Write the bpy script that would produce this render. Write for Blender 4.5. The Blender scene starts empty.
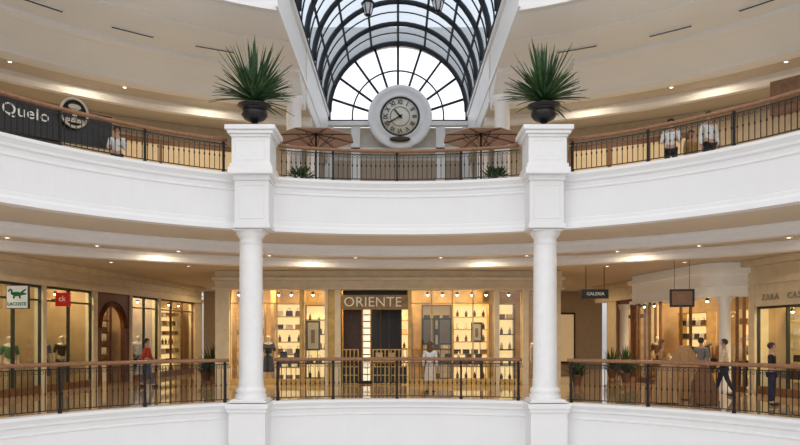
import bpy, math, random
from mathutils import Vector, Matrix
random.seed(7)
D=bpy.data; S=bpy.context.scene; COL=S.collection
S.view_settings.view_transform='Standard'
CX,F,H,CY,EYE=398.0,700.0,335.0,9.4,1.75
def PX(px,Y): return (px-CX)/F*Y
def PZ(py,Y): return EYE+(H-py)*Y/F
def thpx(px,R):
    k=(px-CX)/F; a=k*k+1; b=-2*CY; c=CY*CY-R*R
    Y=(-b+math.sqrt(b*b-4*a*c))/(2*a); return math.atan2(k*Y,Y-CY)
def pol(th,R,z=0): return (R*math.sin(th),CY+R*math.cos(th),z)
rad=math.radians
# ---------------- materials
MC={}
def mat(name,col,rough=.5,metal=0,var=.06,scale=6,emit=None,es=0,spec=.5,bump=0):
    if name in MC: return MC[name]
    m=D.materials.new(name); m.use_nodes=True; n=m.node_tree.nodes; l=m.node_tree.links
    b=n['Principled BSDF']; b.inputs['Roughness'].default_value=rough; b.inputs['Metallic'].default_value=metal
    b.inputs['Specular IOR Level'].default_value=spec
    tc=n.new('ShaderNodeTexCoord'); nz=n.new('ShaderNodeTexNoise'); nz.inputs['Scale'].default_value=scale; nz.inputs['Detail'].default_value=4
    l.new(tc.outputs['Object'],nz.inputs['Vector'])
    cr=n.new('ShaderNodeValToRGB'); cr.color_ramp.elements[0].position=.3; cr.color_ramp.elements[1].position=.7
    cr.color_ramp.elements[0].color=[max(0,c*(1-var)) for c in col]+[1]
    cr.color_ramp.elements[1].color=[min(1,c*(1+var)) for c in col]+[1]
    l.new(nz.outputs['Fac'],cr.inputs['Fac']); l.new(cr.outputs['Color'],b.inputs['Base Color'])
    if emit: b.inputs['Emission Color'].default_value=list(emit)+[1]; b.inputs['Emission Strength'].default_value=es
    if bump:
        bp=n.new('ShaderNodeBump'); bp.inputs['Strength'].default_value=bump; l.new(nz.outputs['Fac'],bp.inputs['Height']); l.new(bp.outputs['Normal'],b.inputs['Normal'])
    MC[name]=m; return m
def glassmat(name,tint,gl=.06):
    m=D.materials.new(name); m.use_nodes=True; n=m.node_tree.nodes; l=m.node_tree.links
    n.remove(n['Principled BSDF']); t=n.new('ShaderNodeBsdfTransparent'); t.inputs[0].default_value=list(tint)+[1]
    g=n.new('ShaderNodeBsdfGlossy'); g.inputs['Roughness'].default_value=.03
    mx=n.new('ShaderNodeMixShader'); mx.inputs[0].default_value=gl
    l.new(t.outputs[0],mx.inputs[1]); l.new(g.outputs[0],mx.inputs[2]); l.new(mx.outputs[0],n['Material Output'].inputs[0]); return m
def tilemat(name,c1,c2,cm,scale,rough):
    m=D.materials.new(name); m.use_nodes=True; n=m.node_tree.nodes; l=m.node_tree.links; b=n['Principled BSDF']
    tc=n.new('ShaderNodeTexCoord'); br=n.new('ShaderNodeTexBrick'); br.offset=0
    br.inputs['Scale'].default_value=scale; br.inputs['Mortar Size'].default_value=.012; br.inputs['Brick Width'].default_value=.6; br.inputs['Row Height'].default_value=.6
    for k,c in zip(('Color1','Color2','Mortar'),(c1,c2,cm)): br.inputs[k].default_value=list(c)+[1]
    l.new(tc.outputs['Object'],br.inputs['Vector']); l.new(br.outputs['Color'],b.inputs['Base Color']); b.inputs['Roughness'].default_value=rough; return m
white=mat('white_plaster',(.83,.82,.82),.55,var=.015,scale=1.5)
white2=mat('white_paint',(.87,.86,.855),.4,var=.02)
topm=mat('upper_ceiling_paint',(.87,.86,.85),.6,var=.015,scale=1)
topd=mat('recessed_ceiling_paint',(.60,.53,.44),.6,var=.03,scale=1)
ceilm=mat('ceiling_paint',(.70,.62,.50),.6,var=.02,scale=1)
cream=mat('cream_stone',(.76,.66,.47),.4,var=.08,scale=3)
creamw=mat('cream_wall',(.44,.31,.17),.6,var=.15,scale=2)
gold=mat('gold_panel',(.62,.41,.13),.3,.3,var=.2,scale=5)
dgold=mat('deep_gold_wall',(.48,.31,.11),.5,0,var=.3,scale=2)
tan=mat('tan_wall',(.50,.40,.29),.6,var=.08)
pale=mat('pale_wall',(.66,.60,.52),.6,var=.05)
iron=mat('black_iron',(.016,.013,.012),.4,.5)
steel=mat('dark_steel',(.022,.027,.035),.5,.4)
wood=mat('handrail_wood',(.25,.11,.045),.35,var=.25,scale=14)
dwood=mat('dark_wood',(.06,.022,.01),.4,var=.35,scale=9)
rwood=mat('reddish_wood',(.15,.05,.02),.4,var=.3,scale=9)
mwood=mat('brown_wood',(.20,.09,.035),.45,var=.25,scale=9)
black=mat('black_paint',(.010,.010,.011),.4)
wht=mat('white_letter',(.78,.77,.73),.5,emit=(1,1,1),es=.10)
silver=mat('brushed_silver',(.6,.58,.52),.3,.6)
leaf=mat('leaf_green',(.025,.07,.025),.45,var=.5,scale=8)
leaf2=mat('leaf_green_light',(.06,.13,.038),.5,var=.4,scale=8)
urnm=mat('urn_black',(.010,.009,.010),.3)
thatch=mat('parasol_canvas',(.46,.29,.22),.8,var=.1,scale=20)
glass=glassmat('shop_glass',(.95,.97,.94),.08)
greenglass=glassmat('green_tint_glass',(.88,.92,.90),.13)
skyglass=glassmat('skylight_glass',(.56,.61,.67),.08)
skyglass2=glassmat('fan_window_glass',(.93,.95,.98),.04)
floorm=tilemat('marble_floor',(.52,.39,.25),(.44,.31,.19),(.22,.15,.09),1.0,.05)
lamp=mat('lamp_glow',(1,.9,.7),.5,emit=(1,.88,.7),es=6)
bulb=mat('bulb_glow',(1,.9,.7),.5,emit=(1,.86,.6),es=16)
skin=mat('skin',(.52,.30,.21),.5,var=.05)
mann=mat('mannequin_cream',(.7,.6,.5),.4)
C={k:mat('cloth_'+k,v,.85,var=.15,scale=20) for k,v in dict(white=(.75,.75,.75),black=(.015,.015,.017),blue=(.06,.13,.28),brown=(.18,.085,.035),camel=(.40,.23,.10),grey=(.2,.21,.23),navy=(.02,.025,.06),red=(.42,.05,.03),cream=(.68,.58,.44),denim=(.07,.11,.2),green=(.07,.2,.11)).items()}
hairb=mat('hair_dark',(.03,.018,.012),.6,var=.3,scale=30); hairg=mat('hair_brown',(.13,.06,.025),.6,var=.3,scale=30)
# ---------------- mesh builder
class MB:
    def __init__(s): s.v=[];s.f=[];s.m=[];s.s=[]
    def add(s,vs,fs,mi=0,sm=False):
        o=len(s.v); s.v+=[tuple(v) for v in vs]
        for f in fs: s.f.append([i+o for i in f]); s.m.append(mi); s.s.append(sm)
        return s
    def box(s,x0,x1,y0,y1,z0,z1,mi=0):
        return s.add([(x0,y0,z0),(x1,y0,z0),(x1,y1,z0),(x0,y1,z0),(x0,y0,z1),(x1,y0,z1),(x1,y1,z1),(x0,y1,z1)],
          [(0,3,2,1),(4,5,6,7),(0,1,5,4),(1,2,6,5),(2,3,7,6),(3,0,4,7)],mi)
    def lathe(s,prof,c=(0,0,0),n=24,mi=0,sm=True,M=None):
        vs=[];fs=[];k=len(prof)
        for i in range(n):
            a=2*math.pi*i/n
            for r,z in prof:
                p=Vector((r*math.cos(a),r*math.sin(a),z))
                if M: p=M@p
                vs.append((p.x+c[0],p.y+c[1],p.z+c[2]))
        for i in range(n):
            j=(i+1)%n
            for q in range(k-1): fs.append((i*k+q,j*k+q,j*k+q+1,i*k+q+1))
        s.add(vs,fs,mi,sm)
        if prof[0][0]>1e-4: s.add([vs[i*k] for i in range(n)],[tuple(range(n))[::-1]],mi)
        if prof[-1][0]>1e-4: s.add([vs[i*k+k-1] for i in range(n)],[tuple(range(n))],mi)
        return s
    def tube(s,pts,r,n=6,mi=0,closed=False):
        pts=[Vector(p) for p in pts]; m=len(pts); vs=[]; fs=[]
        up=None
        for i,p in enumerate(pts):
            a=pts[(i-1)%m] if (closed or i>0) else p; b=pts[(i+1)%m] if (closed or i<m-1) else p
            t=(b-a).normalized()
            if up is None: up=t.orthogonal().normalized()
            else:
                up=(up-t*up.dot(t)); up=up.normalized() if up.length>1e-5 else t.orthogonal().normalized()
            w=t.cross(up); rr=r[i] if isinstance(r,(list,tuple)) else r
            for j in range(n):
                q=2*math.pi*j/n; vs.append(p+up*(rr*math.cos(q))+w*(rr*math.sin(q)))
        for i in range(m if closed else m-1):
            i2=(i+1)%m
            for j in range(n): fs.append((i*n+j,i*n+(j+1)%n,i2*n+(j+1)%n,i2*n+j))
        if not closed: fs+= [tuple(range(n))[::-1],tuple(range((m-1)*n,m*n))]
        return s.add(vs,fs,mi,True)
    def sweep(s,prof,t0,t1,n=48,mi=0,smooth=False,closed=True):
        f0=t0 if callable(t0) else (lambda r:t0); f1=t1 if callable(t1) else (lambda r:t1)
        k=len(prof); vs=[]; fs=[]
        for i in range(n+1):
            u=i/n
            for r,z in prof:
                th=f0(r)*(1-u)+f1(r)*u; vs.append((r*math.sin(th),r*math.cos(th),z))
        kk=k if closed else k-1
        for i in range(n):
            for j in range(kk):
                j2=(j+1)%k; fs.append((i*k+j,(i+1)*k+j,(i+1)*k+j2,i*k+j2))
        if closed: fs+=[tuple(range(k)),tuple(range(n*k,n*k+k))[::-1]]
        return s.add(vs,fs,mi,smooth)
    def prism(s,poly,y0,y1,mi=0):
        n=len(poly); vs=[(x,y0,z) for x,z in poly]+[(x,y1,z) for x,z in poly]
        fs=[tuple(range(n)),tuple(range(n,2*n))[::-1]]+[(i,i+n,(i+1)%n+n,(i+1)%n) for i in range(n)]
        return s.add(vs,fs,mi)
    def plan(s,poly,z0,z1,mi=0):
        n=len(poly); vs=[(x,y,z0) for x,y in poly]+[(x,y,z1) for x,y in poly]
        fs=[tuple(range(n)),tuple(range(n,2*n))[::-1]]+[(i,i+n,(i+1)%n+n,(i+1)%n) for i in range(n)]
        return s.add(vs,fs,mi)
    def sphere(s,c,r,n=10,mi=0):
        rr=r if isinstance(r,tuple) else (r,r,r)
        prof=[(math.sin(math.pi*i/n),-math.cos(math.pi*i/n)) for i in range(n+1)]
        M=Matrix.Diagonal((rr[0],rr[1],rr[2]))
        return s.lathe(prof,c,n+2,mi,True,M)
    def mesh(s,name,mats):
        me=D.meshes.new(name); me.from_pydata(s.v,[],s.f)
        for m in mats: me.materials.append(m)
        me.polygons.foreach_set('material_index',s.m); me.polygons.foreach_set('use_smooth',s.s)
        me.validate(); me.update()
        import bmesh
        bm=bmesh.new(); bm.from_mesh(me); bmesh.ops.recalc_face_normals(bm,faces=bm.faces); bm.to_mesh(me); bm.free()
        return me
def obj(name,me,loc=(0,0,0),rz=0,parent=None,rot=None):
    o=D.objects.new(name,me); o.location=loc; o.rotation_euler=rot if rot else (0,0,rz)
    COL.objects.link(o)
    if parent: o.parent=parent
    return o
def bev(o,w=.01):
    m=o.modifiers.new('bevel','BEVEL'); m.width=w; m.segments=2; m.limit_method='ANGLE'; return o
def thing(name,label,cat,loc=(0,0,0),rz=0,group=None,me=None,rot=None):
    o=obj(name,me,loc,rz,rot=rot); o['label']=label; o['category']=cat
    if group: o['group']=group
    return o
def struct(name,label,me,loc=(0,0,0),rz=0):
    o=obj(name,me,loc,rz); o['kind']='structure'; o['label']=label; o['category']=name.split('_')[0]; return o
def textmesh(txt,size,ext,m,align='CENTER',sp=1.0,off=0):
    cu=D.curves.new('t','FONT'); cu.body=txt; cu.size=size; cu.extrude=ext; cu.align_x=align; cu.align_y='CENTER'; cu.resolution_u=3; cu.space_character=sp; cu.offset=off
    o=D.objects.new('t',cu); COL.objects.link(o); bpy.context.view_layer.update()
    dg=bpy.context.evaluated_depsgraph_get(); me=D.meshes.new_from_object(o.evaluated_get(dg)); D.objects.remove(o)
    me.materials.clear(); me.materials.append(m); return me
RC=(0,CY,0)
TM=rad(100)
# ---------------- L1 floor + fascia
o=struct('floor','polished beige marble floor of the lower gallery',MB().sweep([(9.52,-.3),(30,-.3),(30,0),(9.52,0)],-TM,TM,72).mesh('floor',[floorm]),RC)
fp=lambda z,zb:[(9.36,z),(9.36,z-.07),(9.40,z-.11),(9.44,z-.16),(9.44,z-.22),(9.5,z-.25),(9.5,z-.36),(9.47,z-.38),(9.47,z-.41),(9.5,z-.43),(9.5,zb+.28),(9.46,zb+.26),(9.45,zb+.18),(9.40,zb+.12),(9.38,zb),(9.7,zb),(9.7,z)]
struct('trim_1','white moulded fascia of the lower balcony',MB().sweep(fp(.03,-1.6),-TM,TM,96).mesh('fascia',[white]),RC)
struct('trim_2','white moulded fascia of the upper balcony',MB().sweep(fp(5.87,4.45),-TM,TM,96).mesh('fascia',[white]),RC)
struct('ceiling','stepped cream ceiling of the lower gallery under the upper floor slab',MB().sweep([(9.71,4.46),(11.9,4.46),(11.9,4.22),(13.5,4.22),(13.5,4.0),(30,4.0),(30,5.8),(9.71,5.8)],-TM,TM,96).mesh('ceil',[ceilm]),RC)
k=8
for R0,zt,zb in((11.9,4.455,4.14),(13.5,4.215,3.93)):
    struct('trim_%d'%k,'pale curved cornice band of the stepped ceiling',MB().sweep([(R0-.10,zt),(R0-.10,zt-.05),(R0-.03,zt-.12),(R0-.03,zb+.03),(R0+.02,zb),(R0+.22,zb),(R0+.22,zb+.06),(R0,zt)],-TM,TM,96).mesh('tb',[white2]),RC); k+=1
struct('floor.001','pale ground floor of the atrium',MB().box(-14,14,-8,22,-6.2,-6).mesh('gf',[mat('ground_marble',(.84,.83,.81),.3,var=.05)]))
# ---------------- L3
XC=3.15
for s,nm in((-1,'left'),(1,'right')):
    t0=lambda r,s=s:s*math.asin(XC/r)
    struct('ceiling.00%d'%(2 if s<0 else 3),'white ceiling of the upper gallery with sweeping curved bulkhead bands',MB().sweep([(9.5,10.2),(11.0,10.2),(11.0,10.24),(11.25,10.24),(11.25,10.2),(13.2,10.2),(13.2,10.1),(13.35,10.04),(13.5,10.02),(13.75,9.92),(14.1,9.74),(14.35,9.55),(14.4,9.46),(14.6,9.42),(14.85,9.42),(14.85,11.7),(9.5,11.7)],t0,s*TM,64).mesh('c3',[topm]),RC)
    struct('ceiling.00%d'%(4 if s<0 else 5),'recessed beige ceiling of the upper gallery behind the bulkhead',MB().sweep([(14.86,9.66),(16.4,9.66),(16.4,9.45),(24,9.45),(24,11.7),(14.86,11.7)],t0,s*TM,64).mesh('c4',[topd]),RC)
    struct('trim_%d'%(10 if s<0 else 11),'white curved cornice band of the recessed ceiling',MB().sweep([(16.3,9.66),(16.3,9.5),(16.38,9.36),(16.6,9.36),(16.6,9.45),(16.4,9.45),(16.4,9.66)],t0,s*TM,64).mesh('c5',[white2]),RC)
    struct('trim_%d'%(3 if s<0 else 4),'white top fascia with mouldings',MB().sweep([(9.5,11.75),(9.36,11.75),(9.36,11.6),(9.5,11.5),(9.5,10.6),(9.4,10.5),(9.36,10.2),(9.52,10.2)],lambda r,s=s:s*math.asin(XC/r),s*TM,64).mesh('f3',[white]),RC)
    mb=MB()
    for z0,z1,p in((11.5,11.69,.08),(10.2,10.35,.05),(9.66,9.74,.04)):
        x0,x1=sorted((s*XC,s*(XC-p))); mb.box(x0,x1,18.0 if z0>10 else 24.2,31.3,z0,z1)
    struct('trim_%d'%(5 if s<0 else 6),'white stepped beam moulding beside the skylight',mb.mesh('bm',[white2]))
    x0,x1=sorted((s*(XC+.002),s*(XC-.03))); struct('wall_%s.004'%nm,'white side beam face beneath the skylight',MB().box(x0,x1,24.0,31.3,9.74,11.5).mesh('sb',[white2]))
    struct('wall_'+nm,'tan rear wall of the upper gallery',MB().sweep([(18,5.8),(18.3,5.8),(18.3,9.44),(18,9.44)],lambda r,s=s:s*math.asin(4.2/r),s*TM,48).mesh('w',[tan]),RC)
k=0
for px in (140,180,215,590,630,670):
    th=thpx(px,17.9); w=1.5
    mb=MB(); mb.box(-w/2,w/2,-.05,.05,0,2.9,0).box(-w/2+.12,w/2-.12,-.08,-.04,.15,2.7,1)
    k+=1
    struct('window_%d'%(20+k),'warm lit brown-framed shop window',mb.mesh('uw',[mwood,mat('warm_window',(.5,.36,.2),.4,emit=(1,.75,.42),es=.25)]),pol(th,17.85,5.85),-th)
Z0=11.32; ZS=11.65; RA=3.15
mb=MB(); mb.box(-12,12,31.6,31.9,5.8,11.1,0); mb.box(-3.4,3.4,31.25,31.6,11.12,Z0-.01,1); mb.box(-3.4,3.4,31.35,31.6,10.0,10.15,1)
for x in(-3.1,-1.9,1.9,3.1): mb.box(x-.2,x+.2,31.35,31.6,5.8,11.1,1)
for x0,x1 in((-2.9,-2.1),(-1.7,1.7),(2.1,2.9)): mb.box(x0,x1,31.5,31.6,5.8,9.6,2)  # darker brown panels between the pilasters
struct('wall_back','pale end wall with white cornice and pilasters below the fan window',mb.mesh('ew',[pale,white2,mat('brown_panel',(.42,.33,.24),.6)]))
n=28
arc=[(RA,Z0)]+[(RA*math.cos(math.pi*i/n),ZS+RA*math.sin(math.pi*i/n)) for i in range(n+1)]+[(-RA,Z0)]
mb=MB(); mb.prism([(-4.5,Z0),(-4.5,15.6),(4.5,15.6),(4.5,Z0)]+arc,31.5,31.8)
struct('wall_back.001','white arched wall around the fan window',mb.mesh('aw',[white2]))
def hit(a,R):
    dx,dz=math.cos(a),math.sin(a); lo,hi=0,6
    for _ in range(40):
        t=(lo+hi)/2; x=dx*t; z=Z0+.05+dz*t
        ins=abs(x)<R and (z<ZS or x*x+(z-ZS)**2<R*R)
        lo,hi=(t,hi) if ins else (lo,t)
    return lo
mb=MB()
mb.tube([(x*.985,31.4,z) for x,z in arc],.09,6)
for q,t in((.66,.035),(.40,.05)):
    mb.tube([(q*hit(a,3.1)*math.cos(a),31.4,Z0+.05+q*hit(a,3.1)*math.sin(a)) for a in [math.pi*i/32 for i in range(33)]],t,6)
for i in range(1,10):
    a=math.pi*i/10; h_=hit(a,3.1); mb.tube([(.40*h_*math.cos(a),31.4,Z0+.05+.40*h_*math.sin(a)),(h_*math.cos(a),31.4,Z0+.05+h_*math.sin(a))],.055,6)
mb.tube([(-3.1,31.4,Z0+.04),(3.1,31.4,Z0+.04)],.05,6)
w=struct('window_1','semicircular fan window with bold dark radial mullions',mb.mesh('fan',[steel]))
mb=MB(); mb.add([(x,31.45,z) for x,z in arc],[tuple(range(len(arc)))]); g=obj('glass_pane',mb.mesh('fg',[skyglass2]),parent=w)
sky=thing('skylight','barrel-vaulted skylight of dark steel ribs and grey glass','skylight',(0,24.3,11.72))
RB=[17.6+1.95*i for i in range(8)]
def archpts(r,y,m=28): return [(r*math.cos(math.pi*i/m),y,r*math.sin(math.pi*i/m)) for i in range(m+1)]
rm=MB().tube(archpts(3.06,0),.10,6).mesh('rib',[steel])
for y in RB: obj('rib',rm,(0,y-24.3,0),parent=sky)
rm2=MB().tube(archpts(3.1,0),.03,5).mesh('glazing_bar',[steel])
for y in RB[:-1]: obj('glazing_bar',rm2,(0,y+.97-24.3,0),parent=sky)
pm=MB().tube([(0,-6.7,0),(0,6.7,0)],.05,6).mesh('purlin',[steel])
for i in range(0,9):
    a=math.pi*i/8; obj('purlin',pm,(3.08*math.cos(a),.3,3.08*math.sin(a)),parent=sky)
mb=MB(); a1=archpts(3.14,-6.7); a2=archpts(3.14,6.9); m=len(a1)
mb.add(a1+a2,[(i,i+1,i+1+m,i+m) for i in range(m-1)],0,True); obj('glass_pane',mb.mesh('vg',[skyglass]),parent=sky)
def lantern(px,py,Y):
    Z=PZ(py,Y); X=PX(px,Y)
    t=thing('hanging_lantern','black iron hanging lantern on a chain below the skylight','lamp',(X,Y,Z),group='hanging lanterns')
    mb=MB()
    for i in range(6):
        a=i*math.pi/3; mb.tube([(.1*math.cos(a),.1*math.sin(a),-.25),(.22*math.cos(a),.22*math.sin(a),.15),(.03*math.cos(a),.03*math.sin(a),.38)],.018,5)
    mb.lathe([(.0,-.3),(.1,-.25),(.1,-.22)],n=12); mb.lathe([(.23,.13),(.24,.17),(.1,.3)],n=6)
    obj('lantern_frame',mb.mesh('lf',[iron]),parent=t)
    obj('lamp_glass',MB().lathe([(.08,-.22),(.18,.13)],n=6,sm=False).mesh('lg',[mat('lantern_glass',(.7,.72,.75),.2)]),parent=t)
    top=11.7+math.sqrt(max(0,3.0**2-X*X))-Z
    obj('chain',MB().tube([(0,0,.35),(0,0,top)],.015,5).mesh('ch',[iron]),parent=t)
lantern(368,8,23.45); lantern(438,4,23.45)
vm=MB().box(-.6,.6,-.05,.05,-.03,.0).box(-.56,.56,-.04,.04,-.034,-.02,1).mesh('vent',[white2,black])
for px,py in((40,3),(133,31),(215,48),(577,48),(670,30),(762,2)):
    Y=F*(10.2-EYE)/(H-py); X=PX(px,Y)
    thing('air_vent','dark linear air vent slot in the ceiling','vent',(X,Y,10.19),-math.atan2(X,Y-CY),'linear ceiling vents',vm)
# ---------------- columns, pedestals
colm=MB().lathe([(.40,0),(.40,.10),(.36,.14),(.39,.2),(.36,.26),(.325,.30),(.325,.34),(.31,.6),(.29,3.9),(.29,3.95),(.32,3.98),(.29,4.02),(.29,4.10),(.33,4.14),(.38,4.22),(.38,4.27)],n=40).mesh('shaft',[white2])
for x in(-3.79,3.79):
    c=thing('column','round white plaster column carrying the upper balcony','column',(x,18.05,0),group='gallery columns')
    obj('shaft',colm,(0,0,.12),parent=c)
    bev(obj('base',MB().box(-.47,.47,-.47,.47,.04,.08).box(-.43,.43,-.43,.43,.08,.12).mesh('b',[white2]),parent=c))
    bev(obj('abacus',MB().box(-.38,.38,-.40,.40,4.39,4.435).mesh('b',[white2]),parent=c))
    p=thing('pier','white panelled pier below the column on the balcony edge','pier',(x,18.0,-1.6))
    mb=MB().box(-.46,.46,-.46,.3,0,1.4).box(-.50,.50,-.50,.3,1.4,1.5).box(-.54,.54,-.54,.3,1.5,1.62)
    bev(obj('pier_body',mb.mesh('pb',[white]),parent=p),.012)
    xp=x+(.11 if x<0 else -.05)
    p=thing('pedestal','square white pedestal with moulded cap on the upper balcony','pedestal',(xp,18.0,4.44),group='urn pedestals')
    mb=MB().box(-.47,.47,-.46,.42,0,.12).box(-.43,.43,-.41,.42,.12,1.2).box(-.46,.46,-.45,.42,1.2,1.34)
    mb.box(-.34,.34,-.425,-.405,.24,.27).box(-.34,.34,-.425,-.405,1.06,1.09).box(-.34,-.31,-.425,-.405,.27,1.06).box(.31,.34,-.425,-.405,.27,1.06)
    bev(obj('pier',mb.mesh('pb',[white]),parent=p),.01)
    mb=MB().box(-.56,.56,-.60,.45,1.34,1.50).box(-.52,.52,-.56,.43,1.50,1.60).box(-.48,.48,-.52,.40,1.60,2.26)
    mb.box(-.38,.38,-.53,-.51,1.68,1.71).box(-.38,.38,-.53,-.51,2.16,2.19).box(-.38,-.35,-.53,-.51,1.71,2.16).box(.35,.38,-.53,-.51,1.71,2.16)
    bev(obj('die',mb.mesh('pd',[white2]),parent=p),.01)
    mb=MB().box(-.51,.51,-.56,.44,2.26,2.33).box(-.57,.57,-.61,.5,2.33,2.42).box(-.63,.63,-.66,.56,2.42,2.54)
    bev(obj('cap',mb.mesh('pc',[white2]),parent=p),.02)
    u=thing('urn_planter','black footed urn holding a spiky green palm','plant',(xp,17.95,6.982),group='urn planters')
    bev(obj('urn',MB().box(-.2,.2,-.2,.2,0,.05).lathe([(.18,.05),(.16,.09),(.07,.13),(.06,.19),(.12,.23),(.26,.30),(.33,.40),(.33,.47),(.30,.52),(.31,.56),(.43,.62),(.43,.65),(.36,.65),(.3,.6)],n=28).mesh('u',[urnm]),parent=u),.005)
    mb=MB(); rnd=random.Random(3+int(x))
    for i in range(190):
        az=rnd.uniform(0,2*math.pi); el=rad(rnd.choice([rnd.uniform(0,38),rnd.uniform(20,88),rnd.uniform(15,70)]))
        L=rnd.uniform(.95,1.25)*(1.32 if el>rad(50) else 1.0); w=rnd.uniform(.036,.056); dr=rnd.uniform(.05,.25)*math.cos(el)
        h=Vector((math.cos(az),math.sin(az),0)); sd=Vector((-math.sin(az),math.cos(az),0)); vs=[]
        p0=Vector((0,0,.76))
        for q in range(6):
            t=q/5; c=p0+h*(L*t*math.cos(el))+Vector((0,0,L*t*math.sin(el)-dr*t*t*L))
            ww=w*(1-t**3)*(.3+.7*min(1,t*2))+.002
            vs+=[c-sd*ww,c+Vector((0,0,-.012)),c+sd*ww]
        fs=[]
        for q in range(5): fs+=[(q*3,q*3+1,q*3+4,q*3+3),(q*3+1,q*3+2,q*3+5,q*3+4)]
        mb.add(vs,fs,0 if rnd.random()<.65 else 1)
    mb.lathe([(.3,.6),(.16,.7),(.1,.8),(.02,.95)],n=12,mi=1)
    obj('foliage',mb.mesh('fol',[leaf,leaf2]),parent=u)
cm2=MB().lathe([(.3,0),(.3,.15),(.25,.2),(.24,3.3),(.28,3.4),(.32,3.55),(.32,3.63)],n=28).mesh('shaft',[white2])
for x in(-3.36,3.36):
    for y in(22.6,27.6):
        c=thing('column','slender round white column on the upper terrace','column',(x,y,5.8),group='terrace columns'); obj('shaft',cm2,parent=c)
# ---------------- railings
ringp=lambda cx,cz,r:[(cx+r*math.cos(2*math.pi*i/10),0,cz+r*math.sin(2*math.pi*i/10)) for i in range(10)]
def railing(z,t0,t1,posts,label,hh):
    balm=MB().box(-.008,.008,-.008,.008,.08,hh-.14).tube(ringp(.06,hh-.21,.035),.007,4,closed=True).lathe([(0,.39),(.02,.42),(.02,.46),(0,.49)],n=6).mesh('baluster',[iron])
    postm=MB().box(-.025,.025,-.025,.025,.0,hh-.09).lathe([(.045,0),(.045,.06),(.03,.1)],n=10).lathe([(.03,hh-.18),(.045,hh-.14),(.03,hh-.09)],n=10).box(-.04,.04,-.04,.04,-.2,.0).mesh('post',[iron])
    tm=(t0+t1)/2; Rr=9.5; loc=pol(tm,Rr,z)
    e=thing('balcony_railing',label,'railing',loc,group='balcony railings')
    off=(-loc[0],CY-loc[1],0)
    obj('handrail',MB().sweep([(Rr-.05,hh-.06),(Rr-.04,hh-.02),(Rr,hh),(Rr+.04,hh-.02),(Rr+.05,hh-.06),(Rr+.03,hh-.09),(Rr-.03,hh-.09)],t0,t1,40,0,True).mesh('hr',[wood]),off,parent=e)
    obj('top_rail',MB().sweep([(Rr-.015,hh-.16),(Rr+.015,hh-.16),(Rr+.015,hh-.14),(Rr-.015,hh-.14)],t0,t1,40).mesh('tr',[iron]),off,parent=e)
    obj('bottom_rail',MB().sweep([(Rr-.015,.07),(Rr+.015,.07),(Rr+.015,.09),(Rr-.015,.09)],t0,t1,40).mesh('br',[iron]),off,parent=e)
    n=int(abs(t1-t0)*Rr/.125); n=min(n,96)
    for i in range(n):
        th=t0+(t1-t0)*(i+.5)/n; p=pol(th,Rr,0); obj('baluster',balm,(p[0]-loc[0],p[1]-loc[1],0),-th,e)
    for th in posts:
        p=pol(th,Rr,0); obj('post',postm,(p[0]-loc[0],p[1]-loc[1],0),-th,e)
tc=math.asin(3.79/9.5)
for z,lv,g,hh in((.03,'lower',.062,1.12),(5.87,'upper',.066,.89)):
    lab='black iron balcony railing with wooden handrail on the %s gallery'%lv
    railing(z,-tc+g+(.0 if hh>1 else .010),tc-g-(.0 if hh>1 else .004),[thpx(p,9.5) for p in(333,397,461)]+([-tc+g+.01,tc-g-.01] if hh>1 else []),lab,hh)
    railing(z,rad(-74),-tc-g,[thpx(p,9.5) for p in(60,145)]+[-tc-g-.01,rad(-68)],lab,hh)
    railing(z,tc+g,rad(74),[thpx(p,9.5) for p in(648,734)]+[tc+g+.01,rad(68)],lab,hh)
# ---------------- clock
Yc=31.0; Zc=PZ(117,Yc); Xc=PX(400,Yc)
ck=thing('wall_clock','large round pale clock in a white moulded disc on the cornice','clock',(Xc,Yc,Zc))
MR=Matrix.Rotation(rad(90),3,'X')
obj('surround',MB().lathe([(0,-.24),(1.0,-.24),(1.05,-.04),(1.42,-.03),(1.42,.03),(1.36,.07),(1.22,.10),(1.16,.04),(1.0,.04),(.96,.10),(.88,.10),(.87,.05),(0,.05)],n=64,M=MR).mesh('cs',[white2]),parent=ck)
circ=lambda r,y:[(r*math.cos(2*math.pi*i/48),y,r*math.sin(2*math.pi*i/48)) for i in range(48)]
obj('bezel',MB().tube(circ(.84,-.08),.045,6,closed=True).mesh('cd',[mat('dial_dark',(.03,.025,.02),.5)]),parent=ck)
obj('dial',MB().lathe([(.0,.05),(.83,.05),(.83,.08),(.0,.08)],n=48,M=MR).mesh('cc',[mat('dial_cream',(.82,.77,.66),.5,var=.02)]),parent=ck)
obj('inner_ring',MB().tube(circ(.43,-.09),.012,5,closed=True).lathe([(.0,.08),(.06,.08),(.06,.15),(0,.15)],n=20,M=MR).mesh('hub',[black]),parent=ck)
for i,t in enumerate(['XII','I','II','III','IIII','V','VI','VII','VIII','IX','X','XI']):
    a=rad(30*i); me=textmesh(t,.25,.008,black,off=.003)
    sx=.75 if len(t)>2 else 1
    for v in me.vertices: v.co.x*=sx; v.co.y*=1.15
    obj('numeral',me,(.63*math.sin(a),-.09,.63*math.cos(a)),parent=ck,rot=(rad(90),a,0) )
for a,L,w in((rad(320),.38,.035),(rad(240),.58,.025)):
    obj('clock_hand',MB().box(-w,w,-.15,-.12,-.12,L).mesh('hand',[black]),parent=ck,rot=(0,a,0))
obj('plaque',MB().lathe([(0,0),(.46,0),(.46,.05),(0,.05)],n=28,M=Matrix.Diagonal((1,1,.26))@MR).mesh('pp',[mat('plaque_gold',(.06,.04,.02),.4,.3)]),(0,-.12,PZ(140,Yc)-Zc),parent=ck)
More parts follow.
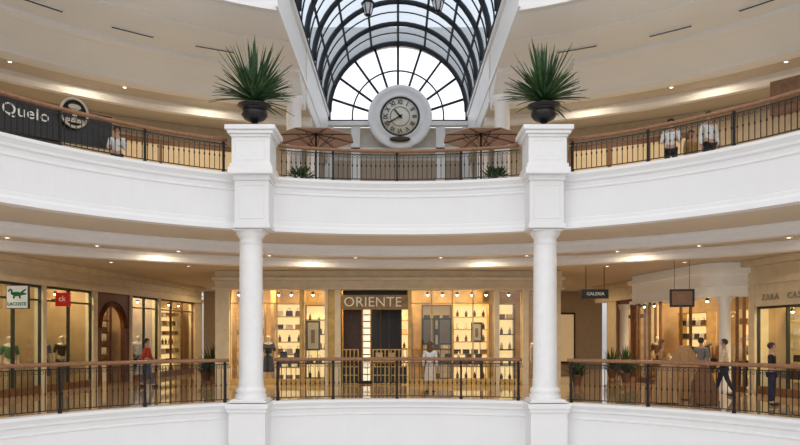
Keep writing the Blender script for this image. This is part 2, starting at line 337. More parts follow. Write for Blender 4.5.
# ---------------- umbrellas
for px in(316,481):
    Y=21.3; X=PX(px,Y)
    u=thing('parasol','wide shallow reddish-brown parasol on the upper terrace','parasol',(X,Y,5.8),group='terrace parasols')
    mb=MB(); Rr=1.2
    zr,zt=7.74-5.8,7.90-5.8
    cs=lambda i,q:(q*Rr*math.cos(rad(45*i+22)),q*Rr*math.sin(rad(45*i+22)))
    vs=[(0,0,zt)]+[cs(i,.5)+(zr+.08,) for i in range(8)]+[cs(i,1)+(zr,) for i in range(8)]+[cs(i,1.0)+(zr-.02,) for i in range(8)]
    fs=[(0,1+i,1+(i+1)%8) for i in range(8)]
    for k2 in(1,9): fs+=[(k2+i,k2+8+i,k2+8+(i+1)%8,k2+(i+1)%8) for i in range(8)]
    mb.add(vs,fs); obj('canopy',mb.mesh('can',[thatch]),parent=u)
    obj('pole',MB().tube([(0,0,0),(0,0,zt+.1)],.03,8).mesh('po',[dwood]),parent=u)
    mb=MB()
    for i in range(8):
        x1,y1=cs(i,.98); x2,y2=cs(i,.5); mb.tube([(0,0,zt-.05),(x2,y2,zr+.05),(x1,y1,zr-.03)],.014,4); mb.tube([(0,0,zr-.35),(x2,y2,zr+.05)],.012,4)
    obj('rib',mb.mesh('ri',[dwood]),parent=u)
    obj('base',MB().lathe([(.3,0),(.3,.06),(.06,.1),(.05,.25)],n=16).mesh('ba',[iron]),parent=u)
def bush(name,loc,h,r,seed,label,pot=True,spiky=False,group=None):
    b=thing(name,label,'plant',loc,group=group); rnd=random.Random(seed)
    if pot: obj('pot',MB().lathe([(.14,0),(.2,.3),(.22,.34),(.18,.34)],n=16).mesh('pot',[mat('pot_brown',(.2,.09,.05),.6)]),parent=b)
    mb=MB()
    for i in range(130):
        az=rnd.uniform(0,6.28); el=rnd.uniform(.1,1.5); L=(r*math.cos(el)+h*math.sin(el))*rnd.uniform(.55,1)
        hv=Vector((math.cos(az)*math.cos(el),math.sin(az)*math.cos(el),math.sin(el))); sd=Vector((-math.sin(az),math.cos(az),0))
        b0=Vector((0,0,.3 if pot else 0)); t0=.0 if spiky else .5; w=.03 if spiky else .05
        p=[b0+hv*L*q+Vector((0,0,-.15*q*q*r)) for q in(t0,(1+t0)/2,1)]
        mb.add([p[0],p[1]-sd*w,p[2],p[1]+sd*w],[(0,1,2),(0,2,3)],i%2)
    mb.tube([(0,0,.2 if pot else 0),(0,0,.3+h*.5)],.02,5,2)
    obj('foliage',mb.mesh('bf',[leaf,leaf2,dwood]),parent=b)
for px in(301,495): bush('potted_shrub',(PX(px,20),20,5.81),.5,.42,px,'small green shrub in a brown pot beside the parasol',group='terrace shrubs')
# ---------------- people
def person(loc,rz,h=1.7,top='white',bottom='black',hair=hairb,long=False,skirt=False,pose='stand',name='person',label='',group=None,skinm=None,sleeve=True,arm='down'):
    sm=skinm or skin; k=h/1.74
    e=thing(name,label,'person' if name=='person' else 'mannequin',loc,rz,group)
    J={'pel':(0,0,.95,.125),'wai':(0,0,1.1,.115),'che':(0,0,1.27,.135),'upc':(0,.0,1.38,.10),'nec':(0,0,1.48,.052),'jaw':(0,-.012,1.56,.068),'hea':(0,-.005,1.635,.088),'top':(0,.0,1.70,.062)}
    E=[('pel','wai'),('wai','che'),('che','upc'),('upc','nec'),('nec','jaw'),('jaw','hea'),('hea','top')]
    step=.17 if pose=='walk' else 0
    for s,q in((-1,'l'),(1,'r')):
        st=step*s
        J['sh'+q]=(.175*s,0,1.385,.055)
        if arm=='bent' or (arm=='one' and s>0):
            J['el'+q]=(.23*s,.02,1.13,.042); J['wr'+q]=(.17*s,-.21,1.10,.027); J['pa'+q]=(.14*s,-.28,1.12,.03)
        else:
            J['el'+q]=(.225*s,.02-st*.4,1.12,.042); J['wr'+q]=(.235*s,-.04-st*.9,.88,.027); J['pa'+q]=(.235*s,-.06-st*1.0,.80,.03)
        J['hi'+q]=(.088*s,0,.87,.088)
        J['kn'+q]=(.1*s,-.02+st*.7,.49,.058); J['an'+q]=(.105*s,.02+st*1.5,.10+(.06 if st>0 else 0),.04); J['to'+q]=(.115*s,-.13+st*1.5,.04,.034)
        E+=[('upc','sh'+q),('sh'+q,'el'+q),('el'+q,'wr'+q),('wr'+q,'pa'+q),('pel','hi'+q),('hi'+q,'kn'+q),('kn'+q,'an'+q),('an'+q,'to'+q)]
    def grow(keys,edges,add,nm,mt,scale={},extra=True):
        idx={q:i for i,q in enumerate(keys)}; vs=[Vector(J[q][:3]) for q in keys]; rr=[J[q][3]+add+scale.get(q,0) for q in keys]
        es=[(idx[a],idx[b]) for a,b in edges if a in idx and b in idx]; roots=[0]
        if extra:
            for q,s in(('l',-1),('r',1)):
                pa=Vector(J['pa'+q][:3]); wr=Vector(J['wr'+q][:3]); d=(pa-wr).normalized(); sd=Vector((0,1,0)) if abs(d.z)>.7 else Vector((1,0,0))
                inn=Vector((-s,0,0)) if abs(d.z)>.7 else Vector((0,0,-1))
                for f,(o2,L) in enumerate(((-.027,.070),(-.009,.082),(.009,.078),(.026,.060))):
                    b=len(vs); p0=pa+sd*o2; vs+=[p0,p0+d*L*.55,p0+d*L*.95+inn*.02]; rr+=[.010,.009,.007]; es+=[(b,b+1),(b+1,b+2)]; roots.append(b)
                b=len(vs); p0=pa-d*.03-sd*.02; vs+=[p0,p0-sd*.035+d*.03,p0-sd*.045+d*.055]; rr+=[.012,.010,.008]; es+=[(b,b+1),(b+1,b+2)]; roots.append(b)
            for pts,r3 in(([(0,-.08,1.645),(0,-.105,1.615)],.012),([(-.086,0,1.64),(-.092,.012,1.61)],.014),([(.086,0,1.64),(.092,.012,1.61)],.014)):
                b=len(vs); vs+=[Vector(p) for p in pts]; rr+=[r3,r3]; es.append((b,b+1)); roots.append(b)
        me=D.meshes.new(nm); me.from_pydata([v*k for v in vs],es,[]); o=D.objects.new(nm,me); COL.objects.link(o)
        o.modifiers.new('s','SKIN'); sl=me.skin_vertices[0].data
        for i,r in enumerate(rr): sl[i].radius=(r*k,r*k*(.82 if i<4 and r>.09 else 1)); sl[i].use_root=(i in roots)
        sb=o.modifiers.new('b','SUBSURF'); sb.levels=1; sb.render_levels=1
        bpy.context.view_layer.update(); dg=bpy.context.evaluated_depsgraph_get(); m2=D.meshes.new_from_object(o.evaluated_get(dg)); D.objects.remove(o)
        m2.materials.clear(); m2.materials.append(mt); m2.polygons.foreach_set('use_smooth',[True]*len(m2.polygons)); return m2
    keys=['pel','wai','che','upc']+[q for q in J if q not in('pel','wai','che','upc')]
    obj('body',grow(keys,E,0,'body',sm),parent=e)
    tk=['pel','wai','che','upc','shl','shr','ell','elr']+(['wrl','wrr'] if sleeve else [])
    obj('shirt',grow(tk,E,.016,'shirt',C[top],extra=False),parent=e)
    if skirt:
        obj('skirt',MB().lathe([(.13*k,1.02*k),(.16*k,.9*k),(.2*k,.6*k),(.22*k,.42*k)],n=18,M=Matrix.Diagonal((1,.8,1))).mesh('sk',[C[bottom]]),parent=e)
    else:
        obj('trousers',grow(['pel','hil','hir','knl','knr','anl','anr'],E,.016,'trousers',C[bottom],extra=False),parent=e)
    for q in'lr':
        a=J['to'+q]; b=J['an'+q]; mb=MB().sphere(((a[0]+b[0])/2*k,(a[1]+b[1])/2*k-.01,.045*k),(.05*k,.135*k,.045*k),8)
        obj('shoe',mb.mesh('shoe',[black]),parent=e)
        s=-1 if q=='l' else 1
        if name=='person': obj('eye',MB().sphere((.033*s*k,-.083*k,1.645*k),.011*k,6).mesh('eye',[black]),parent=e)
    if name=='person':
        obj('mouth',MB().box(-.024*k,.024*k,-.088*k,-.07*k,1.572*k,1.580*k).mesh('mo',[mat('lip',(.35,.1,.08),.5)]),parent=e)
        mb=MB().sphere((0,.012*k,1.665*k),(.098*k,.112*k,.10*k),12)
        keep=[]
        for f in mb.f:
            c=sum((Vector(mb.v[i]) for i in f),Vector())/len(f)
            if not (c.y<-.03*k and c.z<1.69*k) and (c.z>1.58*k): keep.append(f)
        mb.f=keep; mb.m=[0]*len(keep); mb.s=[True]*len(keep)
        if long: mb.lathe([(.06*k,1.72*k),(.095*k,1.6*k),(.10*k,1.45*k),(.06*k,1.36*k)],(0,.05*k,0),12,M=Matrix.Diagonal((1,.6,1)))
        obj('hair',mb.mesh('hair',[hair]),parent=e)
    return e
def gp(px,Y,z=0): return (PX(px,Y),Y,z)
person(gp(430,21.2),2.9,1.55,'white','cream',hairg,True,True,label='person in a white top and pale skirt standing by the railing')
person(gp(117,19.3,5.8),.3,1.7,'white','black',label='person in a white shirt and dark trousers on the upper gallery',arm='bent')
person(gp(671,18.8,5.8),-.4,1.75,'white','black',label='person in a white shirt leaning by the upper railing',arm='bent')
person(gp(691,19.4,5.8),.4,1.62,'camel','brown',hairg,True,label='person in a camel coat on the upper gallery')
person(gp(709,18.3,5.8),.2,1.78,'white','black',label='person in a white shirt and black trousers on the upper gallery')
person(gp(662,20.6),1.2,1.60,'camel','brown',hairg,True,label='person in a long camel coat by the shop entrance',arm='bent',skirt=True)
person(gp(701,21.6),2.5,1.66,'grey','denim',hairb,label='person in a grey top and jeans walking past the shop',pose='walk')
person(gp(724,20.2),-2.0,1.62,'cream','navy',hairb,label='person in a cream top and navy trousers walking',pose='walk')
person(gp(772,17.4),.9,1.55,'black','navy',hairb,label='person in dark clothes near the railing',arm='bent')
person(gp(147,23.5),1.6,1.62,'red','denim',hairb,label='person in a red top and jeans walking past shops',pose='walk')
# ---------------- side shop fronts
ANG=rad(83.36)
FR={'left':(Vector((-11,19.25,0)),ANG),'right':(Vector((9.4,33,0)),-ANG)}
def W(side,s,d=0,z=0):
    o,a=FR[side]; return (o.x+s*math.cos(a)-d*math.sin(a),o.y+s*math.sin(a)+d*math.cos(a),z)
def wrz(side,extra=0): return FR[side][1]+extra
def sobj(nm,lab,mb,mats,side): return struct(nm,lab,mb.mesh(nm,mats),tuple(FR[side][0]),FR[side][1])
mb=MB(); mb.box(-7,14.2,0,.25,3.25,4.0)
mb.box(-7,14.2,-.12,0,3.25,3.42,0).box(-7,14.2,-.2,0,3.82,3.99,0).box(-7,14.2,-.06,0,3.55,3.6,0)
for a,b in((-3.2,-3.0),(1.95,2.12),(4.72,5.0),(7.3,7.45),(9.65,9.85),(13.3,14.2)): mb.box(a,b,-.04,.25,0,3.25,0)
for a,b in((-3.3,1.9),(2.2,4.6),(7.5,9.6),(9.9,13.3)): mb.box(a,b,0,.2,0,.22,1)
sobj('wall_left.001','cream shopfront wall with pillars and cornice',mb,[cream,mwood],'left')
mb=MB(); mb.box(-7,14.2,4.4,4.6,0,4,0)
for a in(2.05,4.8,7.4,9.75,13.8): mb.box(a-.05,a+.05,.25,4.4,0,4,0)
sobj('wall_left.002','warm rear and dividing walls of the shops',mb,[creamw],'left')
mb=MB(); mb.box(0,21,0,.35,3.25,4.0); mb.box(0,5.2,-.12,0,3.25,3.45).box(11.9,21,-.12,0,3.25,3.45).box(0,21,-.25,0,3.8,3.99)
for a,b in((1.2,2.2),(5.0,5.4),(11.7,12.0),(16,16.4)): mb.box(a,b,-.06,.4,0,3.25)
mb.box(12.0,16,0,.2,0,.22,1); mb.box(12.0,16,-.04,.2,2.6,3.25)
sobj('wall_right.001','cream shopfront wall with pillars and cornice',mb,[cream,mwood],'right')
mb=MB(); mb.box(0,21,4.8,5.0,0,4,0)
for a in(1.7,5.2,11.85,16.2): mb.box(a-.05,a+.05,.4,4.8,0,4,0)
sobj('wall_right.002','warm rear and dividing walls of the shops',mb,[creamw],'right')
wn=2
def glazing(side,a,b,z1,gm,fm,nd):
    global wn
    mb=MB(); t=.028
    for i in range(nd+1):
        x=a+(b-a)*i/nd; mb.box(x-t,x+t,.03,.12,.22,z1)
    mb.box(a,b,.03,.12,z1-.07,z1)
    if z1>3: mb.box(a,b,.03,.12,2.78,2.83)
    w=sobj('window_%d'%wn,'tall shop display window with slim frame',mb,[fm],side); wn+=1
    obj('glass_pane',MB().box(a,b,.07,.08,.22,z1-.07).mesh('gp',[gm]),parent=w)
gf=mat('green_bronze_frame',(.05,.06,.045),.4,.3)
glazing('left',-3,1.95,3.25,greenglass,gf,4); glazing('left',2.12,4.72,3.25,greenglass,gf,2)
glazing('left',7.45,9.65,3.25,greenglass,gf,2); glazing('left',9.85,13.3,3.25,glass,mwood,3); glazing('right',12.0,16,2.6,glass,gf,3)
glow=mat('shelf_back_glow',(.75,.55,.28),.5,emit=(1,.72,.34),es=1.0)  # emission put into shelf backs in place of display lighting
glow2=mat('shelf_back_dim_glow',(.46,.31,.15),.5,emit=(1,.66,.32),es=.28)  # weaker emission, also makes the arched doorway contents look lit
mb=MB(); arc2=[(6.15+.8*math.cos(math.pi*i/16),2.0+.8*math.sin(math.pi*i/16)) for i in range(17)]
mb.prism([(5.0,0),(5.0,3.25),(7.3,3.25),(7.3,0),(6.95,0)]+arc2+[(5.35,0)],.02,.18)
for r in(.86,.95): mb.tube([(6.15+r*math.cos(math.pi*i/16),-.01,2.0+r*math.sin(math.pi*i/16)) for i in range(17)],.03,5)
for z in(.8,1.3,1.8,2.25): mb.box(5.35,6.95,.5,.8,z,z+.04)
mb.box(5.25,7.05,.8,.86,0,3.1,1); mb.box(6.12,6.18,.1,.16,0,2.8)
sobj('door_1','reddish-brown carved wooden arched shop doorway',mb,[rwood,glow2],'left')
mb=MB()
for a,b in((2.2,2.45),(3.5,3.7),(4.75,5.0)): mb.box(a,b,0,.18,0,3.25)
mb.box(2.2,5,0,.18,2.9,3.25).box(2.45,4.75,0.02,.15,2.45,2.6).box(2.45,3.5,.02,.1,0,.7)
sobj('door_2','dark wooden framed shop entrance',mb,[rwood],'right')
def rr(d0,a,b,q,r=.9):
    P=[(a,q)]+[(a+r-r*math.cos(t),-d0+r-r*math.sin(t)) for t in [math.pi/2*i/6 for i in range(7)]]
    P+=[(b-r+r*math.sin(t),-d0+r-r*math.cos(t)) for t in [math.pi/2*i/6 for i in range(7)]]+[(b,q)]
    return P
pf=mat('pale_fascia',(.88,.86,.80),.5,var=.02,emit=(1,.93,.8),es=.06)  # slight warm emission put into the fascia so it looks lit
mb=MB(); mb.plan(rr(1.2,5.5,11.6,0),2.95,3.98,0); mb.plan(rr(1.3,5.4,11.7,0,1.0),2.93,3.03,0); mb.plan(rr(1.26,5.44,11.66,0,.96),3.25,3.29,0); mb.plan(rr(1.34,5.36,11.74,0,1.0),3.66,3.8,0)
sobj('trim_7','pale rounded projecting shopfront fascia',mb,[pf],'right')
mb=MB(); P=rr(1.08,5.7,11.4,0,.85)
for i in(0,2,5,7,14,15):
    x,y=P[min(i,len(P)-1)]; mb.box(x-.035,x+.035,y-.035,y+.035,0,2.93)
for x in(7.4,8.2,9.6,10.2): mb.box(x-.03,x+.03,-1.12,-1.04,0,2.93)
mb.plan(rr(1.12,5.66,11.44,-.0,.86),0,.16)
w=sobj('window_%d'%wn,'rounded projecting glass shopfront with dark frames',mb,[mwood],'right'); wn+=1
mb=MB()
for Q in(P[:8]+[(8.2,-1.08)],[(9.6,-1.08)]+P[8:]):
    m=len(Q); mb.add([(x,y,.12) for x,y in Q]+[(x,y,2.93) for x,y in Q],[(i,i+1,i+1+m,i+m) for i in range(m-1)])
obj('glass_pane',mb.mesh('gp',[glass]),parent=w)
for s2,d2 in((5.85,-1.35),(11.75,-.85)):
    c=thing('column','pale round shop portal column','column',W('right',s2,d2,0),group='portal columns')
    obj('shaft',MB().lathe([(.22,0),(.22,.12),(.17,.18),(.155,2.65),(.20,2.78),(.23,2.93)],n=24).mesh('s',[white2]),parent=c)
# signs
s=thing('blade_sign','square white lightbox sign with green reptile emblem','sign',(PX(18,19.6),19.6,PZ(297,19.6)))
obj('panel',MB().box(-.29,.29,-.05,.05,-.31,.31,0).box(-.31,.31,-.04,.04,-.33,.33,1).mesh('p',[mat('sign_white',(.7,.7,.68),.5,emit=(1,1,.95),es=.15),gf]),parent=s)
gr=mat('emblem_green',(.0,.16,.05),.5)
croc=[(-.27,.10),(-.24,.17),(-.18,.19),(-.13,.15),(-.13,.09),(-.06,.10),(.04,.10),(.10,.08),(.15,.13),(.26,.19),(.27,.16),(.18,.085),(.28,.06),(.28,.03),(.15,.01),(.10,-.01),(.12,-.08),(.08,-.09),(.05,-.02),(-.05,-.02),(-.08,-.09),(-.12,-.08),(-.10,.0),(-.17,.03),(-.18,.09),(-.17,.13),(-.21,.14),(-.23,.10)]
obj('emblem',MB().prism([(x*.95,z+.04) for x,z in croc],-.065,-.05).mesh('e',[gr]),parent=s)
obj('lettering',textmesh('LACOSTE',.125,.005,gr,off=.003),(0,-.06,-.2),parent=s,rot=(rad(90),0,0))
obj('bracket',MB().box(-.55,-.3,-.02,.02,-.02,.02).mesh('b',[iron]),parent=s)
s=thing('blade_sign','glowing red square sign with white script letters','sign',(PX(63,21.9),21.9,PZ(299.5,21.9)))
obj('panel',MB().box(-.215,.215,-.05,.05,-.215,.215).mesh('p',[mat('sign_red',(.36,.01,.01),.4,emit=(1,.02,.01),es=.15)]),parent=s)
obj('lettering',textmesh('ck',.24,.006,wht),(0,-.06,0.02),parent=s,rot=(rad(90),0,0))
obj('bracket',MB().box(-.36,-.2,-.02,.02,-.02,.02).mesh('b',[iron]),parent=s)
Yh=23.0
s=thing('hanging_sign','black hanging direction sign suspended from the ceiling','sign',(PX(595,Yh),Yh,PZ(294,Yh)))
obj('panel',MB().box(-.43,.43,-.05,.05,-.15,.15).mesh('p',[black]),parent=s)
obj('lettering',textmesh('GALERIA',.15,.005,wht),(0,-.06,0),parent=s,rot=(rad(90),0,0))
for x in(-.3,.3): obj('rod',MB().tube([(x,0,.15),(x,0,4.0-PZ(294,Yh))],.012,5).mesh('r',[iron]),parent=s)
s=thing('shop_lettering','pale grey spaced shop lettering on the cream fascia','sign',W('right',12.35,-.05,2.85))
s.rotation_euler=(0,0,wrz('right')); lg=mat('letter_grey',(.36,.32,.27),.4)
for t_,x_ in(('ZARA',0),('CASA',1.15)): obj('lettering',textmesh(t_,.25,.012,lg,'LEFT',1.35),(x_,-.02,.0),parent=s,rot=(rad(90),0,0))
def curvetext(txt,size,R,thc,z,m,nm,par,off):
    me=textmesh(txt,size,.012,m,'LEFT',1.06,.0)
    for v in me.vertices:
        th=thc+v.co.x/R; r=R-v.co.z; y=v.co.y; v.co=(r*math.sin(th),r*math.cos(th),z+y)
    obj(nm,me,off,parent=par)
t0,t1=thpx(-60,13.4),thpx(112,13.4)
loc=pol((t0+t1)/2,13.4,7.1); off=(-loc[0],CY-loc[1],-loc[2])
s=thing('restaurant_sign','long curved black restaurant fascia sign with pale lettering','sign',loc)
obj('panel',MB().sweep([(13.4,7.05),(13.5,7.05),(13.5,7.98),(13.4,7.98)],t0,t1,24).mesh('sp',[black]),off,parent=s)
curvetext('Quelo',.44,13.38,thpx(1,13.4),7.62,wht,'lettering',s,off)
th=thpx(74,13.3); R2=13.3; p=pol(th,R2); p=(p[0],p[1],PZ(113,p[1]))
eg=mat('emblem_gold',(.68,.62,.50),.5)
DM=Matrix.Diagonal((1,1,1.12))@MR
emb=MB().lathe([(0,0),(.38,0),(.38,.05),(.34,.06),(.33,.04),(0,.04)],n=36,M=DM,mi=0)
emb.lathe([(0,.04),(.315,.04),(.315,.048),(0,.048)],n=32,M=DM,mi=1)
emb.lathe([(0,.05),(.10,.05),(.10,.06),(0,.06)],(0,0,.02),16,0,M=MR).lathe([(0,.05),(.17,.05),(.17,.06),(0,.06)],(0,0,.15),16,0,M=Matrix.Diagonal((1,1,.5))@MR).box(-.24,.24,-.062,-.05,-.27,-.17).box(-.06,.06,-.064,-.05,-.18,-.07)
obj('emblem',emb.mesh('em',[eg,black]),(p[0]-loc[0],p[1]-loc[1],p[2]-loc[2]),-th,s)
struct('wall_left.003','dark support wall behind the restaurant sign',MB().sweep([(13.55,5.8),(13.7,5.8),(13.7,7.98),(13.55,7.98)],t0,thpx(60,13.4),24).mesh('rs',[dwood]),RC)
t2=thpx(770,13.6)
struct('wall_right.003','brown wooden shop enclosure of the upper gallery',MB().sweep([(13.6,7.6),(13.8,7.6),(13.8,8.5),(13.6,8.5)],t2,thpx(860,13.6),24).mesh('rs',[mwood]),RC)
# ---------------- centre shop
YS=24.5; xs=lambda px:PX(px,YS)
mb=MB(); mb.box(xs(215),xs(562),YS-.05,YS+.4,3.33,3.99,0); mb.box(xs(213),xs(564),YS-.2,YS-.05,3.66,3.76,1); mb.box(xs(213),xs(564),YS-.16,YS,3.33,3.4,1)
for a,b,m in((216,230,0),(300,303,2),(325,328,0),(335,341,0),(408,411,2),(494,499,0),(522,528,0),(554,560,0)): mb.box(xs(a),xs(b),YS-.12,YS+.3,0,3.33,m)
mb.box(xs(325),xs(341),YS,YS+.3,0,3.33,2)
for a,b in((230,325),(411,494),(499,554)): mb.box(xs(a),xs(b),YS,YS+.2,0,.2,2)
struct('wall_centre','cream stone shopfront with slim pilasters and cornice',mb.mesh('cw',[cream,cream,gold]))
mb=MB(); mb.box(xs(215),xs(215)+.2,YS+.4,31,0,4,0).box(xs(560)-.2,xs(560),YS+.4,31,0,4,0).box(xs(215),xs(560),30.5,30.8,0,4,1)
for a,b in((263,268),(338,341)): mb.box(xs(a),xs(b),YS+1.5,YS+3,0,4,1)
mb.box(xs(410),xs(494),YS+3.2,YS+3.3,0,4,1).box(xs(241),xs(334),YS+3.2,YS+3.3,0,4,1)
struct('wall_centre.001','golden interior walls of the central shop',mb.mesh('ci',[creamw,dgold]))
for a,b,nd in((230,300,3),(303,325,1),(411,494,4),(499,522,1),(528,554,1)):
    mb=MB()
    for i in range(nd+1):
        x=xs(a)+(xs(b)-xs(a))*i/nd; mb.box(x-.02,x+.02,YS+.05,YS+.13,.2,3.33)
    mb.box(xs(a),xs(b),YS+.05,YS+.13,2.85,2.88)
    w=struct('window_%d'%wn,'tall shop display window with thin brass frame',mb.mesh('w',[gold])); wn+=1
    obj('glass_pane',MB().box(xs(a),xs(b),YS+.08,YS+.09,.2,3.33).mesh('g',[glass]),parent=w)
s=thing('shop_sign','raised dull silver shop name letters over the entrance','sign',(xs(370),YS-.15,PZ(304,YS)))
obj('backing',MB().box(xs(341)-xs(370),xs(408)-xs(370),.02,.12,-.20,.31).mesh('b',[mat('sign_gold_back',(.30,.18,.065),.35,.3,var=.3)]),parent=s)
obj('lettering',textmesh('ORIENTE',.48,.04,mat('letter_silver',(.72,.66,.54),.35,.2,emit=(1,.9,.7),es=.10),sp=1.05,off=-.002),(.1,-.045,0.05),parent=s,rot=(rad(90),0,0))
mb=MB(); mb.box(xs(342),xs(361),YS+.6,YS+.8,0,2.95,1).box(xs(370),xs(398),YS+1.2,YS+1.4,0,2.95).box(xs(342),xs(407),YS+.4,YS+.6,2.75,3.33).box(xs(398),xs(402),YS+1.0,YS+1.2,0,2.95)
mb.box(xs(379),xs(380.5),YS+1.15,YS+1.2,0,2.9,1).box(xs(388),xs(389.5),YS+1.15,YS+1.2,0,2.9,1)
struct('wall_centre.002','black portal panels inside the shop entrance',mb.mesh('bp',[black,dwood]))
for a,b in((342,358),(373,389),(391,407)):
    w_=xs(b)-xs(a); g=thing('entrance_gate','low gold and black gridded gate panel at the shop entrance','gate',((xs(a)+xs(b))/2,YS+.1,0),0,'entrance gate panels')
    mb=MB()
    for i in range(5): x=-w_/2+w_*i/4; mb.box(x-.018,x+.018,-.02,.02,0,1.25)
    for i in range(5): z=.02+1.2*i/4; mb.box(-w_/2,w_/2,-.015,.015,z,z+.035)
    obj('grid',mb.mesh('gg',[gold]),parent=g); obj('panel',MB().box(-w_/2,w_/2,.02,.03,.02,.62).mesh('gp',[black]),parent=g)
t=thing('display_tower','tall illuminated black and white display tower','display',(xs(365.5),YS+.95,0))
mb=MB()
for i in range(12): mb.box(-.12,.12,-.12,.12,.1+i*.24,.1+i*.24+.2,0)
obj('lit_block',mb.mesh('lb',[mat('lit_white',(.9,.85,.7),.4,emit=(1,.88,.62),es=.9)]),parent=t)
obj('frame',MB().box(-.10,.10,-.10,.10,0,3.05).box(-.18,.18,-.18,.18,0,.1).mesh('fr',[black]),parent=t)
def picture(loc,w,h,rz,c1,lab,easel=True):
    p=thing('framed_poster',lab,'poster',loc,rz)
    obj('frame',MB().box(-w/2,w/2,-.03,.03,0,h).mesh('f',[black]),parent=p)
    obj('print',MB().box(-w/2+.06,w/2-.06,-.035,-.03,.06,h-.06,0).box(-w*.15,w*.12,-.038,-.034,h*.25,h*.7,1).mesh('pr',[c1,mat('print_shape',(.25,.17,.12),.6)]),parent=p)
    if easel: obj('easel',MB().tube([(-w*.3,.02,0),(-w*.35,.1,-loc[2])],.015,4).tube([(w*.3,.02,0),(w*.35,.1,-loc[2])],.015,4).mesh('e',[black]),parent=p)
    else: obj('hanging_wire',MB().tube([(-w*.3,0,h),(-w*.3,0,4.0-loc[2])],.008,4).tube([(w*.3,0,h),(w*.3,0,4.0-loc[2])],.008,4).mesh('e',[black]),parent=p)
pw=mat('print_white',(.75,.70,.6),.5); pg=mat('print_grey',(.2,.18,.17),.5)
picture((xs(312),YS+.35,1.2),.5,1.05,0,pw,'black framed poster in the shop window')
picture((xs(429),YS+.35,1.4),.48,.95,0,pg,'dark framed portrait poster in the shop window')
picture((xs(445.5),YS+.4,1.4),.48,.95,0,pg,'dark framed poster in the shop window')
picture((xs(478),YS+.4,1.5),.4,.7,0,pw,'small framed poster in the shop window')
# furniture
bagm=MB().prism([(-.13,0),(.13,0),(.11,.2),(-.11,.2)],-.05,.05).tube([(-.06,0,.2),(-.05,0,.29),(.05,0,.29),(.06,0,.2)],.01,5)
botm=MB().lathe([(0,0),(.05,0),(.055,.14),(.02,.19),(.02,.24),(0,.24)],n=10)
stkm=MB().box(-.14,.14,-.1,.1,0,.05).box(-.13,.14,-.1,.09,.052,.10).box(-.14,.13,-.09,.1,.102,.15).box(-.13,.13,-.09,.09,.152,.2)
boxm=MB().box(-.12,.12,-.08,.08,0,.12).box(-.125,.125,-.085,.085,.12,.16)
IT={}
def item(kind,col):
    if (kind,col) not in IT:
        mbq={'handbag':bagm,'bottle':botm,'folded_clothes':stkm,'gift_box':boxm}[kind]
        IT[(kind,col)]=mbq.mesh(kind,[C[col]])
    return IT[(kind,col)]
KLAB={'handbag':'handbag on a display shelf','bottle':'bottle on a display shelf','folded_clothes':'stack of folded clothes on a shelf','gift_box':'small box on a display shelf'}
def shelf(loc,rz,w,h,n,kinds,cols,fm,seed,dens=.36,bk=glow,label='tall display shelf full of merchandise'):
    rnd=random.Random(seed); t=thing('display_shelf',label,'shelf',loc,rz,'display shelves')
    for x in(-w/2,w/2): obj('side_panel',MB().box(x-.02,x+.02,-.18,.18,0,h).mesh('sp',[fm]),parent=t)
    obj('back_panel',MB().box(-w/2,w/2,.18,.2,0,h).mesh('bp',[bk]),parent=t)
    bm_=MB().box(-w/2,w/2,-.18,.18,-.02,.02).mesh('shelf_board',[fm])
    for i in range(n+1):
        z=.1+(h-.12)*i/n; obj('shelf_board',bm_,(0,0,z),parent=t)
        if i<n:
            m=max(1,int(w/dens)); kd=rnd.choice(kinds)
            for j in range(m):
                x=-w/2+w*(j+.5)/m; ca,sa=math.cos(rz),math.sin(rz); c=rnd.choice(cols)
                thing(kd,c+' '+KLAB[kd],kd.replace('_',' '),(loc[0]+x*ca,loc[1]+x*sa,loc[2]+z+.021),rz,'merchandise on shelves',item(kd,c))
K=['handbag','bottle','folded_clothes','gift_box']
shelf(W('left',11.6,.8),wrz('left'),3.2,3.0,7,K,['cream','brown','red','white','camel'],cream,1,.31)
shelf(W('right',13.9,1.2),wrz('right'),3.6,2.6,6,['folded_clothes','handbag','gift_box'],['cream','brown','black','white','grey'],cream,2,.34)
shelf(W('left',8.55,1.4),wrz('left'),1.9,2.9,6,K,['cream','brown','blue','white','black'],mwood,3,.31)
shelf(W('right',8.6,4.3),wrz('right'),5.2,2.9,5,['folded_clothes','handbag'],['white','brown','black','cream','camel'],mwood,4,.45,glow2)
shelf(W('right',6.9,1.0),wrz('right'),2.0,2.6,5,['folded_clothes','handbag'],['white','brown','black','camel'],gold,24,.33)
shelf(W('right',10.5,1.1),wrz('right'),1.9,2.6,5,['folded_clothes','handbag','gift_box'],['white','brown','black','camel'],cream,25,.33)
shelf((xs(284),YS+1.2,0),0,1.05,2.9,6,['handbag','bottle','gift_box'],['brown','black','camel','white'],gold,5,.29)
shelf((xs(244),YS+1.2,0),0,1.0,2.9,5,['handbag','bottle'],['brown','black','cream'],gold,6,.33)
shelf((xs(440),YS+2.2,0),0,1.1,2.9,5,['handbag','gift_box','bottle'],['black','brown','cream'],dwood,7,.34,glow2)
shelf((xs(476),YS+1.9,0),0,1.3,2.9,6,['handbag','gift_box','bottle'],['black','brown','white'],gold,17,.32)
shelf((xs(510),YS+1.0,0),0,.6,2.9,5,['bottle','gift_box'],['cream','black','brown'],dwood,8,.28,glow)
shelf((xs(311),YS+2.4,0),0,1.0,2.9,5,['bottle','handbag'],['black','brown','cream'],dwood,18,.32,glow)
shelf((xs(405),YS+3.3,0),0,.5,2.9,5,['bottle','handbag'],['black','brown','cream'],gold,19,.28)
shelf(W('left',3.4,2.0),wrz('left'),2.4,2.9,6,['folded_clothes','handbag'],['white','black','grey','blue','brown'],dwood,9,.34,glow2)
